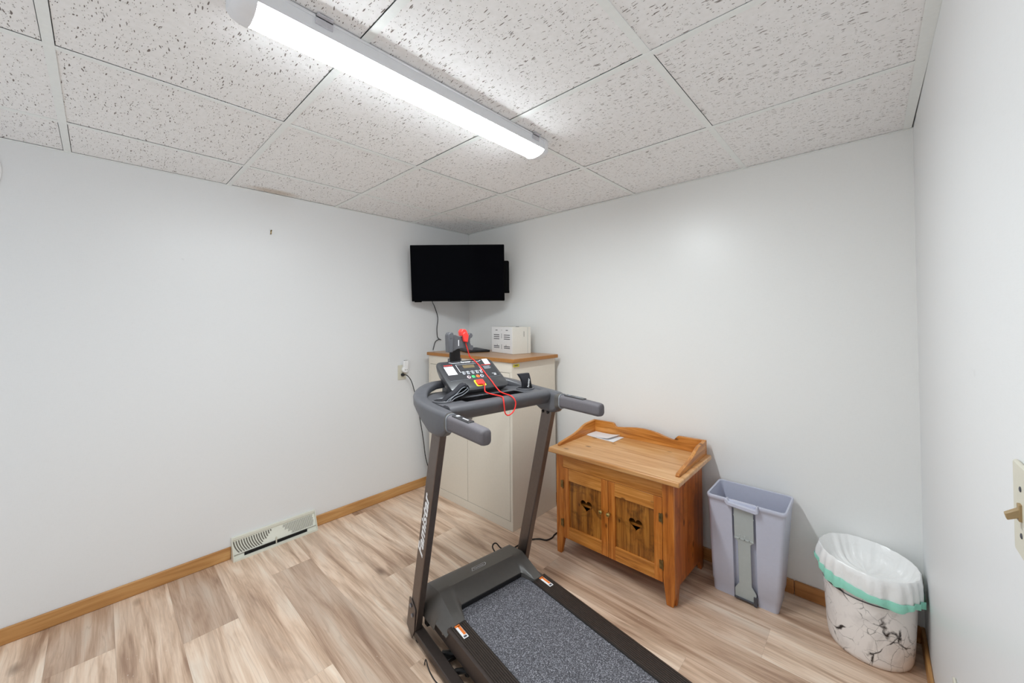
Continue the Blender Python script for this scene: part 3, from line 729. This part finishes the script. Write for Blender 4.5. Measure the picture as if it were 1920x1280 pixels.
# folding struts and transport wheel under the deck
link('folding_strut', MB().tube([(.20,.045,.030),(.27,.12,.045),(.34,.2,.06)], .011, 8), M['blackst'], tm)
link('strut_bracket', MB().box(.205,.245,.042,.14,.020,.034), M['blackst'], tm, bevel=.002)
link('folding_strut', MB().tube([(.30,.043,.03),(.36,.10,.05)], .010, 8), M['blackst'], tm)
link('transport_wheel', MB().lathe([(.006,-.014),(.030,-.014),(.033,-.008),(.033,.008),(.030,.014),(.006,.014)], 24, align((.325,.085,.048),(.25,1,0))), M['rubber'], tm)
link('gas_strut', MB().tube([(.36,.10,.035),(.75,.18,.05)], .012, 10), M['silver'], tm)
# deck
for s in (0, 1):
    f = (lambda v: v) if s == 0 else (lambda v: 2*VC-v)
    def P(v, z): return (f(v), z)
    pr_ = [P(.050,.088),(f(.050),.139),P(.053,.1415)]
    k = 9; w = (.128-.056)/k
    for i in range(k):
        a0 = .056+i*w; pr_ += [P(a0,.1425),P(a0+w*.55,.1425),P(a0+w*.62,.1402),P(a0+w*.95,.1402)]
    pr_ += [P(.128,.141),P(.130,.134),P(.130,.100)]
    YZ = Matrix(((0,0,1,0),(1,0,0,0),(0,1,0,0),(0,0,0,1)))
    link('side_rail', MB().prism(pr_, .230, 1.20, YZ), M['frame2'], tm, ang=20)
    b0, b1 = sorted((f(.056), f(.095)))
    link('deck_beam', MB().box(-.01,1.19,b0,b1,.062,.092), M['frame2'], tm, bevel=.003)
    # warning label
    l0, l1 = (.076,.097)
    q0, q1 = sorted((f(l0), f(l1)))
    wl = link('warning_label', MB().box(.240,.313,q0,q1,.1426,.1433), M['white'], tm, smooth=False)
    link('label_print', MB().box(.246,.296,q0+(q1-q0)*.45,q1-.001,.1433,.1436).box(.240,.250,q0,q1,.1433,.1436), M['orangep'], wl, smooth=False)
    link('label_mark', MB().box(.300,.309,q0+.004,q1-.004,.1433,.1437), M['print'], wl, smooth=False)
mb = MB(); bsec = [(.10,.1355),(1.17,.1355),(1.195,.128),(1.205,.115),(1.195,.100),(1.17,.094),(.10,.094)]
link('running_belt', MB().prism(bsec, .1305, 2*VC-.1305, XZ), M['belt'], tm, ang=60)
for e0, e1 in ((.1285,.132),(2*VC-.132,2*VC-.1285)): link('belt_edge', MB().box(.15,1.19,e0,e1,.118,.137), M['rubber'], tm)
for e0, e1 in ((.048,.132),(2*VC-.132,2*VC-.048)): link('rear_cap', MB().box(1.19,1.24,e0,e1,.07,.144), M['plast'], tm, bevel=.008)
# motor cover
def cover():
    nv, nu = 64, 22; grid = []
    va, vb = .040, 2*VC-.040
    for i in range(nv+1):
        v = va+(vb-va)*i/nv
        e = min(v, 2*VC-v)
        t = max(0, min(1, (e-.122)/.028)); t = t*t*(3-2*t)
        ue = .240*(1-t)+.172*t
        zl = .148*(1-t)+.158*t
        row = []
        for j in range(nu+1):
            if j <= 5: u, z = -.034+.034*j/5, .088+.098*math.sin(math.pi/2*j/5)
            elif j <= 11: q = (j-5)/6; u, z = .0+.100*q, .186+.014*q
            else: q = (j-11)/(nu-11); u = .100+(ue-.100)*q; z = .200+(zl-.200)*(q**1.1)
            c = min(1, max(0,(e-.040)/.042))
            zs = .092+(z-.092)*(c**.7)
            if j > 14: zs = max(zs, min(z, .120+.03*c))
            row.append((u, v, zs))
        grid.append(row)
    m = MB(); vs = [p for r in grid for p in r]; w = nu+1
    fs = [(i*w+j, i*w+j+1, (i+1)*w+j+1, (i+1)*w+j) for i in range(nv) for j in range(nu)]
    # skirt
    per = [i*w for i in range(nv+1)] + [nv*w+j for j in range(1, w)] + [i*w+nu for i in range(nv-1, -1, -1)] + [j for j in range(nu-1, 0, -1)]
    n0 = len(vs)
    for k in per: x, y, z = vs[k]; vs.append((x, y, min(z-.004, .136) if x > .15 else min(z-.004, .084)))
    L = len(per); fs += [(per[k], per[(k+1)%L], n0+(k+1)%L, n0+k) for k in range(L)]
    return m.add(vs, fs)
cv = link('motor_cover', cover(), M['plast2'], tm, ang=28)
link('cover_lip', MB().box(.160,.174,.132,2*VC-.132,.1365,.1565), M['blk'], cv, bevel=.002)
for v in (.0435,):
    for (u, z) in ((.12,.098),(.20,.108)): link('cover_screw', MB().lathe([(.005,0),(.005,.002),(.003,.003)], 10, align((u,v+.004,z),(0,-1,.4))), M['steel'], cv)
# badge on the cover: slanted outline with the maker's lettering
bs = Vector((.100,0,.014)).normalized(); FB = frame((.058,VC,.1943), (0,1,0), -bs)
def outline(pts, w, mb, h=.0007, M_=None):
    P2 = [Vector(p) for p in pts]; n2 = len(P2); c = sum(P2, Vector((0,0)))/n2
    inn = [p+(c-p).normalized()*w for p in P2]
    vs = [(p.x,p.y,-.001) for p in P2]+[(p.x,p.y,-.001) for p in inn]+[(p.x,p.y,h) for p in P2]+[(p.x,p.y,h) for p in inn]
    fs = []
    for i in range(n2):
        j = (i+1)%n2; fs += [(2*n2+i,2*n2+j,3*n2+j,3*n2+i),(i,j,2*n2+j,2*n2+i),(n2+i,n2+j,3*n2+j,3*n2+i)]
    return mb.add(vs, fs, M_)
mb = outline([(-.043,-.002),(-.030,-.013),(.036,-.013),(.043,-.002),(.036,.011),(-.036,.011)][:0] or [(-.044,-.012),(.030,-.012),(.042,.0),(.042,.012),(-.030,.012)], .003, MB(), .0008, FB)
link('badge_outline', mb, M['silver'], cv, smooth=False)
link('badge_lettering', text_mb(MB(), 'Famistar', .014, FB @ Matrix.Translation((0,0,.0004)), .2, .0003, 0, .058), M['silver'], cv, smooth=False)
# console shell: a U of changing section
stn = [(.318,-.004,.048,1.003,.932),(.295,-.010,.054,1.006,.912),(.26,-.013,.056,1.008,.905),(.20,-.014,.058,1.010,.908),(.14,-.013,.058,1.013,.936),
       (.09,-.010,.060,1.017,.962),(.045,-.002,.060,1.021,.984),(.005,.014,.060,1.029,.998),(-.03,.036,.060,1.037,1.004),(-.062,.068,.058,1.045,1.010),(-.085,.105,.055,1.051,1.016),(-.100,.15,.05,1.056,1.022),(-.105,.22,.05,1.058,1.026)]
full = stn + [(u,2*VC-v,w,a,b) for u,v,w,a,b in reversed(stn)]
rings = []
for i, (u,v,w,zt,zb) in enumerate(full):
    p0 = Vector(full[max(i-1,0)][:2]); p1 = Vector(full[min(i+1,len(full)-1)][:2]); t = (p1-p0).normalized(); inward = Vector((-t.y, t.x))
    if inward.dot(Vector((.1,VC))-Vector((u,v))) < 0: inward = -inward
    hh = zt-zb; sec = rrect(w, hh, min(.016, hh*.32), 4)
    rings.append([(u+inward.x*(w/2+q[0]), v+inward.y*(w/2+q[0]), (zt+zb)/2+q[1]) for q in sec])
link('console_shell', MB().loft(rings), M['plast'], tm, ang=45)
# tray with two cup wells and a phone slot
tr = link('console_tray', MB().prism([(.252,.045),(.252,2*VC-.045),(-.0,2*VC-.055),(-.06,2*VC-.10),(-.075,2*VC-.16),(-.075,.16),(-.06,.10),(.0,.055)], .986, 1.006), M['plast'], tm, bevel=0, ang=40)
bpy.context.view_layer.update()
def carve(ob, mb, inv):
    c = link('cutter', mb, M['plast'], smooth=False); c.matrix_world = ob.matrix_world
    bpy.context.view_layer.update()
    mo = ob.modifiers.new('cut', 'BOOLEAN'); mo.object = c; mo.solver = 'EXACT'
    bpy.context.view_layer.update()
    me = bpy.data.meshes.new_from_object(ob.evaluated_get(bpy.context.evaluated_depsgraph_get()))
    ob.modifiers.clear(); ob.data = me; bpy.data.objects.remove(c)
CUPS = ((.135,.088),(.135,2*VC-.082))
for u, v in CUPS: carve(tr, MB().lathe([(.037,.9),(.037,1.2)], 32, Matrix.Translation((u,v,0))), 0)
carve(tr, MB().box(.135,.205,.165,2*VC-.150,.9,1.1), 0)
for u, v in CUPS:
    link('cup_well', MB().lathe([(.044,1.0055),(.0435,1.012),(.040,1.0145),(.037,1.012),(.0365,1.006),(.036,.95),(.03,.945),(.002,.945)], 32, Matrix.Translation((u,v,0)), cap=False), M['plast'], tm)
link('phone_slot', MB().box(.133,.207,.163,2*VC-.148,.962,.966).box(.131,.135,.163,2*VC-.148,.962,1.0065).box(.205,.209,.163,2*VC-.148,.962,1.0065).box(.131,.209,.160,.165,.962,1.0065).box(.131,.209,2*VC-.150,2*VC-.146,.962,1.0065), M['blk'], tm)
bar = [(.215,1.008),(.228,1.0125),(.252,1.0125),(.266,1.008),(.273,.998),(.272,.984),(.258,.958),(.246,.949),(.228,.945),(.212,.948),(.204,.958),(.204,.985)]
link('front_bar', MB().prism(bar, .046, 2*VC-.046, XZ), M['plast'], tm, bevel=.0, ang=40)
# handles
for s in (0, 1):
    vc = (.020, 2*VC-.020)[s]
    def hr(u, zc_, w, h, r=.016): return [(u, vc+q[0], zc_+q[1]) for q in rrect(w, h, r, 5)]
    link('handle_collar', MB().loft([hr(.300,.966,.052,.074,.02), hr(.318,.967,.051,.070,.02), hr(.326,.968,.050,.066,.019)]), M['plast2'], tm, ang=40)
    link('handle_ring', MB().loft([hr(.326,.968,.0515,.0675,.019), hr(.331,.968,.0515,.0675,.019)]), M['greyp'], tm, ang=40)
    hg = link('handle_grip', MB().loft([hr(.331,.969,.046,.058,.015), hr(.45,.968,.045,.057,.015), hr(.539,.966,.043,.055,.015), hr(.549,.966,.039,.051,.014), hr(.554,.966,.030,.042,.012)]), M['grip'], tm, ang=50)
    FH = frame((.405, vc, .9968), (1,0,-.018), (0,1,0))
    pad = link('sensor_pad', MB().prism(rrect(.115,.026,.005), -.002, .004, FH), M['panel'], hg, bevel=.0015)
    link('pad_print', MB().box(.000,.038,-.003,.003,.004,.0045,FH), M['silver'] if s == 0 else M['greyp'], pad, smooth=False)
    link('pad_button', MB().prism(rrect(.016,.014,.004,3,-.032,0), .004, .0055, FH), M['silver'] if s == 0 else M['greyp'], pad, smooth=False)
# control panel
TILT = R(34.5); sP = Vector((-math.cos(TILT),0,math.sin(TILT)))
FP = Matrix(((0,sP.x,sP.z,.106),(1,0,0,0),(0,sP.z,-sP.x,1.037),(0,0,0,1)))     # x across, y up the slope, z out
pn = link('control_panel', MB().loft([[(q[0],q[1],z) for q in rrect(w,h,r,6,.309,.096)] for w,h,r,z in ((.275,.170,.03,-.056),(.300,.192,.03,-.032),(.317,.206,.028,-.008),(.315,.204,.027,-.002),(.309,.198,.025,.0))], M=FP), M['panel'], tm, ang=35)
link('panel_support', MB().box(-.085,.085,.20,2*VC-.20,.99,1.05), M['plast'], tm, bevel=.01)
link('panel_overlay', MB().prism(rrect(.282,.122,.016,5,.311,.1245), .0, .0007, FP), M['gloss'], pn, smooth=False)
link('seam_line', MB().box(.172,.452,.0620,.0630,.0,.0009,FP), M['greyp'], pn, smooth=False)
dsp = link('display_bezel', outline([(.246,.112),(.370,.112),(.370,.168),(.246,.168)], .0030, MB(), .0012, FP), M['silver'], pn, smooth=False)
link('display', MB().prism([(.280,.139),(.3445,.139),(.3445,.160),(.280,.160)], .0004, .0011, FP), M['lcd'], pn, smooth=False)
for (v, s_) in ((.262,.1025),(.287,.1025),(.312,.1025),(.337,.1025),(.361,.1025)):
    b_ = link('button', MB().lathe([(.0072,.0),(.0072,.0016),(.006,.0022)], 16, FP @ Matrix.Translation((v,s_,0))), M['greyb'], pn)
    link('button_symbol', MB().prism(rrect(.0055,.0065,.001,2,v,s_), .0021, .0027, FP), M['print'], b_, smooth=False)
    link('button_caption', MB().box(v-.006,v+.006,s_+.0105,s_+.0135,.0004,.0013,FP), M['silver'], pn, smooth=False)
link('speed_outline', outline([(.277,.0925),(.347,.0925),(.347,.111),(.277,.111)], .0012, MB(), .001, FP), M['greyp'], pn, smooth=False)
for (v, s_), mt in zip(((.2755,.0755),(.3005,.0755),(.3255,.0755),(.3485,.0755)), ('pink','green','orange','greyb')):
    b_ = link('button', MB().lathe([(.0098,.0),(.0098,.0016),(.0085,.0024)], 20, FP @ Matrix.Translation((v,s_,0))), M[mt], pn)
    if mt in ('pink','greyb'): link('button_symbol', MB().lathe([(.005,.0022),(.005,.0028)], 12, FP @ Matrix.Translation((v,s_,0))), M['print'], b_, smooth=False)
mb = MB()
for i in range(6): mb.box(.1785,.2275,.150-i*.0098,.1582-i*.0098,.0004,.0011,FP)
link('program_table', mb, M['white'], pn, smooth=False)
mb = MB()
for i in range(5): mb.box(.184+i*.0095,.190+i*.0095,.164,.170,.0004,.001,FP)
link('program_header', mb, M['red'], pn, smooth=False)
link('white_label', MB().box(.411,.444,.154,.194,.0004,.0011,FP), M['white'], pn, smooth=False)
link('red_stripe', MB().box(.383,.444,.149,.152,.0004,.001,FP), M['red'], pn, smooth=False)
mb = MB()
for i in range(4): mb.box(.390,.432-(i%2)*.006,.1385-i*.0058,.1422-i*.0058,.0004,.001,FP)
link('small_print', mb, M['greyp'], pn, smooth=False)
link('model_print', MB().box(.413,.436,.084,.0865,.0004,.001,FP), M['silver'], pn, smooth=False)
link('model_number', MB().box(.421,.434,.072,.080,.0004,.001,FP), M['silver'], pn, smooth=False)
def pline(pts, w, mb):
    for a, b in zip(pts, pts[1:]):
        d = Vector((b[0]-a[0], b[1]-a[1])).normalized(); n_ = Vector((-d.y,d.x))*w
        mb.prism([(a[0]-n_.x,a[1]-n_.y),(b[0]-n_.x,b[1]-n_.y),(b[0]+n_.x,b[1]+n_.y),(a[0]+n_.x,a[1]+n_.y)], .0001, .0011, FP)
    return mb
link('decor_line', pline([(.220,.1875),(.236,.180),(.279,.180)], .0013, MB()), M['silver'], pn, smooth=False)
link('decor_line', pline([(.345,.180),(.385,.180),(.402,.1875)], .0013, MB()), M['silver'], pn, smooth=False)
link('panel_lettering', text_mb(MB(), 'Famistar', .014, FP @ Matrix.Translation((.311,.1825,.0007)), .2, .0003, .0003, .058), M['white'], pn, smooth=False)
# stop-key socket, yellow bordered, part of the console
link('key_socket', MB().prism(rrect(.052,.042,.006,3,.312,.030), .0, .0016, FP), M['yellow'], pn, smooth=False)
# phone holder on a stem behind the panel
YZp = Matrix(((0,0,1,0),(1,0,0,0),(0,1,0,0),(0,0,0,1)))
hz = Vector((-.045,0,0))
dv_ = -.004
hp = [(.238,1.198),(.240,1.280),(.262,1.277),(.285,1.268),(.315,1.266),(.338,1.272),(.346,1.282),(.358,1.282),(.364,1.270),(.358,1.260),(.350,1.257),(.347,1.247),(.348,1.233),(.353,1.223),(.364,1.221),(.368,1.209),(.362,1.197),(.350,1.196),(.334,1.204),(.305,1.210),(.275,1.207),(.255,1.198)]
st_ = link('holder_stem', MB().loft([[(-.074+q[1], .270+q[0], 1.120) for q in rrect(.060,.014,.003,2)], [(-.056+q[1], .258+q[0], 1.215) for q in rrect(.056,.012,.003,2)]]), M['blk'], tm, bevel=.002)
link('stem_hinge', MB().box(-.088,-.064,.236,.302,1.118,1.160), M['plast'], tm, bevel=.002)
hl = link('phone_holder', MB().prism([(a-.008,b) for a,b in hp], -.060, -.044, YZp), M['plast'], tm, bevel=.002)
link('holder_jaw', MB().prism([(.210,1.194),(.232,1.194),(.235,1.284),(.229,1.290),(.214,1.288),(.207,1.278)], -.062, -.026, YZp), M['plast'], hl, bevel=.003)
link('jaw_slot', MB().box(-.0262,-.0255,.216,.226,1.258,1.263), M['print'], hl, smooth=False)
link('holder_lettering', MB().box(-.0442,-.0433,.271,.2745,1.222,1.251), M['white'], hl, smooth=False)

# ------------------------------------------------------------------ things on the treadmill
def tw(u, v, z): return Vector((1.226+u*math.cos(PHI)+v*math.sin(PHI), -1.406-u*math.sin(PHI)+v*math.cos(PHI), z))
def pw(v, s, n): q = FP @ Vector((v,s,n)); return tuple(q)
o_ = tw(.0,0,0)
lan = thing('safety_lanyard', 'red safety key lanyard looping across the treadmill console up to its phone holder', 'lanyard', (1.226,-1.406,0), -PHI)
link('key', MB().prism(rrect(.040,.031,.005,3,.312,.030), .0017, .010, FP), M['red'], lan, bevel=.0015)
cpts = [pw(.314,.016,.008), pw(.318,.002,.010), (.125,.310,1.022),(.170,.300,1.0195),(.205,.305,1.0175),(.235,.310,1.0172),(.262,.306,1.0160),(.277,.300,1.004),(.281,.301,.975),(.282,.305,.950),(.284,.322,.940),(.286,.348,.955),(.285,.360,.985),(.279,.355,1.006),(.262,.350,1.0165),(.235,.352,1.0176),
        (.205,.356,1.0178),(.165,.362,1.022), pw(.372,-.004,.008), pw(.376,.020,.005), pw(.375,.045,.0045), pw(.373,.066,.0045), pw(.373,.100,.0045), pw(.371,.131,.0045), pw(.367,.161,.005), pw(.360,.185,.006),(-.045,.338,1.165),(-.040,.322,1.20),(-.036,.308,1.235)]
link('cord', MB().tube(cpts, .0027, 8, 6), M['redcord'], lan)
link('clip', MB().prism([(.295,1.242),(.316,1.237),(.322,1.272),(.313,1.288),(.296,1.290),(.287,1.280)], -.043, -.026, YZp).prism([(.284,1.268),(.294,1.276),(.312,1.280),(.316,1.290),(.307,1.302),(.290,1.304),(.281,1.292)], -.064, -.030, YZp), M['red'], lan, bevel=.004)
# folded strap in the left cup well
def ribbon(path, w, t, mb):
    P_ = catmull([Vector(p) for p in path], 5); rings = []
    for i, p in enumerate(P_):
        d = (P_[min(i+1,len(P_)-1)]-P_[max(i-1,0)]).normalized(); side_ = Vector((.93,-.36,0)); nn_ = d.cross(side_).normalized()
        rings.append([p+side_*w/2+nn_*t/2, p+side_*w/2-nn_*t/2, p-side_*w/2-nn_*t/2, p-side_*w/2+nn_*t/2])
    return mb.loft(rings)
cu, cvv = CUPS[0]
sb = thing('folded_strap', 'black folded strap with pale stripes sticking out of the cup holder near the wall outlet', 'strap', (1.226,-1.406,0), -PHI)
A = [(cu+.004,cvv-.014,.952),(cu+.004,cvv-.008,.995),(cu+.004,cvv+.018,1.022),(cu+.004,cvv+.055,1.040),(cu+.004,cvv+.085,1.063),(cu+.004,cvv+.104,1.066)]
B = [(cu+.004,cvv+.008,.952),(cu+.006,cvv+.014,.998),(cu+.006,cvv+.046,1.025),(cu+.008,cvv+.085,1.036),(cu+.010,cvv+.112,1.053),(cu+.010,cvv+.104,1.066)]
link('outer_fold', ribbon(A, .058, .010, MB()), M['fabric'], sb, bevel=.003)
link('inner_fold', ribbon(B, .058, .012, MB()), M['fabric'], sb, bevel=.003)
sh = lambda P_, dx, dz: [(p[0]+dx, p[1]-dx*.36, p[2]+dz) for p in P_]
link('pale_stripe', MB().tube([(p[0]+.028,p[1]-.0095,p[2]-.005) for p in A], .0014, 6, 5).tube([(p[0]+.028,p[1]-.0095,p[2]-.006) for p in B], .0014, 6, 5).tube([(p[0]+.028,p[1]-.0115,p[2]+.005) for p in B[1:-1]], .0012, 6, 5), M['greyp'], sb)
s2 = thing('hand_strap', 'black waisted strap standing upright in the cup holder nearer the washstand', 'strap', (1.226,-1.406,0), -PHI)
cu, cvv = CUPS[1]
rings = []
for z, w, du, sk in ((.950,.060,.0,.006),(1.0,.064,.0,.006),(1.020,.058,.004,.003),(1.040,.055,.006,-.002),(1.058,.060,.004,-.006),(1.074,.068,-.002,-.010),(1.082,.072,-.006,-.012)):
    rings.append([(cu+du+q[1], cvv+sk+.004+q[0], z) for q in rrect(w, .020, .008, 4)])
hs = link('band', MB().loft(rings), M['fabric'], s2, ang=50)
FS = frame((cu+.0172, cvv+.008, 1.036), (0,.12,1), (0,-1,.12))
link('band_lettering', text_mb(MB(), 'Famistar', .014, FS, .2, .0008, .0004, .044), M['white'], s2, smooth=False)
# treadmill mains lead on the floor and a thin loose wire by the base rail
pl_ = thing('mains_lead', 'black power cord on the floor running from treadmill to pine washstand', 'cord', (1.10,-.70,0))
link('lead', MB().tube([(1.33,-.86,.05),(1.28,-.84,.030),(1.17,-.79,.012),(1.085,-.77,.03),(1.068,-.755,.045),(1.075,-.735,.045),(1.10,-.72,.02),(1.13,-.68,.006),(1.135,-.60,.0045),(1.15,-.52,.0045),(1.185,-.475,.0045),(1.225,-.455,.0045),(1.235,-.41,.0045),(1.225,-.36,.0045),(1.23,-.2,.0045),(1.22,-.06,.0045)], .0040, 6, 5), M['rubber'], pl_)
wr = thing('loose_wire', 'thin black wire lying on the floor against the treadmill base rail', 'wire', (1.42,-1.44,0))
link('strand', MB().tube([(1.395,-1.452,.004),(1.392,-1.444,.018),(1.405,-1.448,.020),(1.425,-1.452,.005),(1.475,-1.462,.003),(1.53,-1.462,.003),(1.62,-1.478,.003),(1.75,-1.49,.003)], .0021, 6, 5), M['rubber'], wr)

# ------------------------------------------------------------------ camera, light, view
cam = bpy.data.cameras.new('camera'); co = bpy.data.objects.new('camera', cam); C.objects.link(co)
right = Vector((0.73028275,0.68309581,-0.00819896)); upv = Vector((0.01637042,-0.0055004,0.99985087)); fwd = Vector((-0.68294884,0.73030806,0.01519941))
co.matrix_world = Matrix(((right.x,upv.x,-fwd.x,CAMP[0]),(right.y,upv.y,-fwd.y,CAMP[1]),(right.z,upv.z,-fwd.z,CAMP[2]),(0,0,0,1)))
cam.sensor_width = 36; cam.sensor_fit = 'HORIZONTAL'; cam.lens = 722.0314/1920*36
cam.shift_x = 4.2144/1920; cam.shift_y = -51.1961/1920; cam.clip_start = .02; cam.clip_end = 50
SC.camera = co
w = bpy.data.worlds.new('world'); SC.world = w; w.use_nodes = True
w.node_tree.nodes['Background'].inputs[0].default_value = (.86,.94,1,1); w.node_tree.nodes['Background'].inputs[1].default_value = .9  # soft ambient fill added through the open front, no real source there
SC.view_settings.view_transform = 'Standard'; SC.view_settings.look = 'None'; SC.view_settings.gamma = 1
SC.view_settings.exposure = 0.0
SC.cycles.max_bounces = 8; SC.cycles.diffuse_bounces = 7; SC.cycles.glossy_bounces = 4; SC.cycles.sample_clamp_indirect = 8
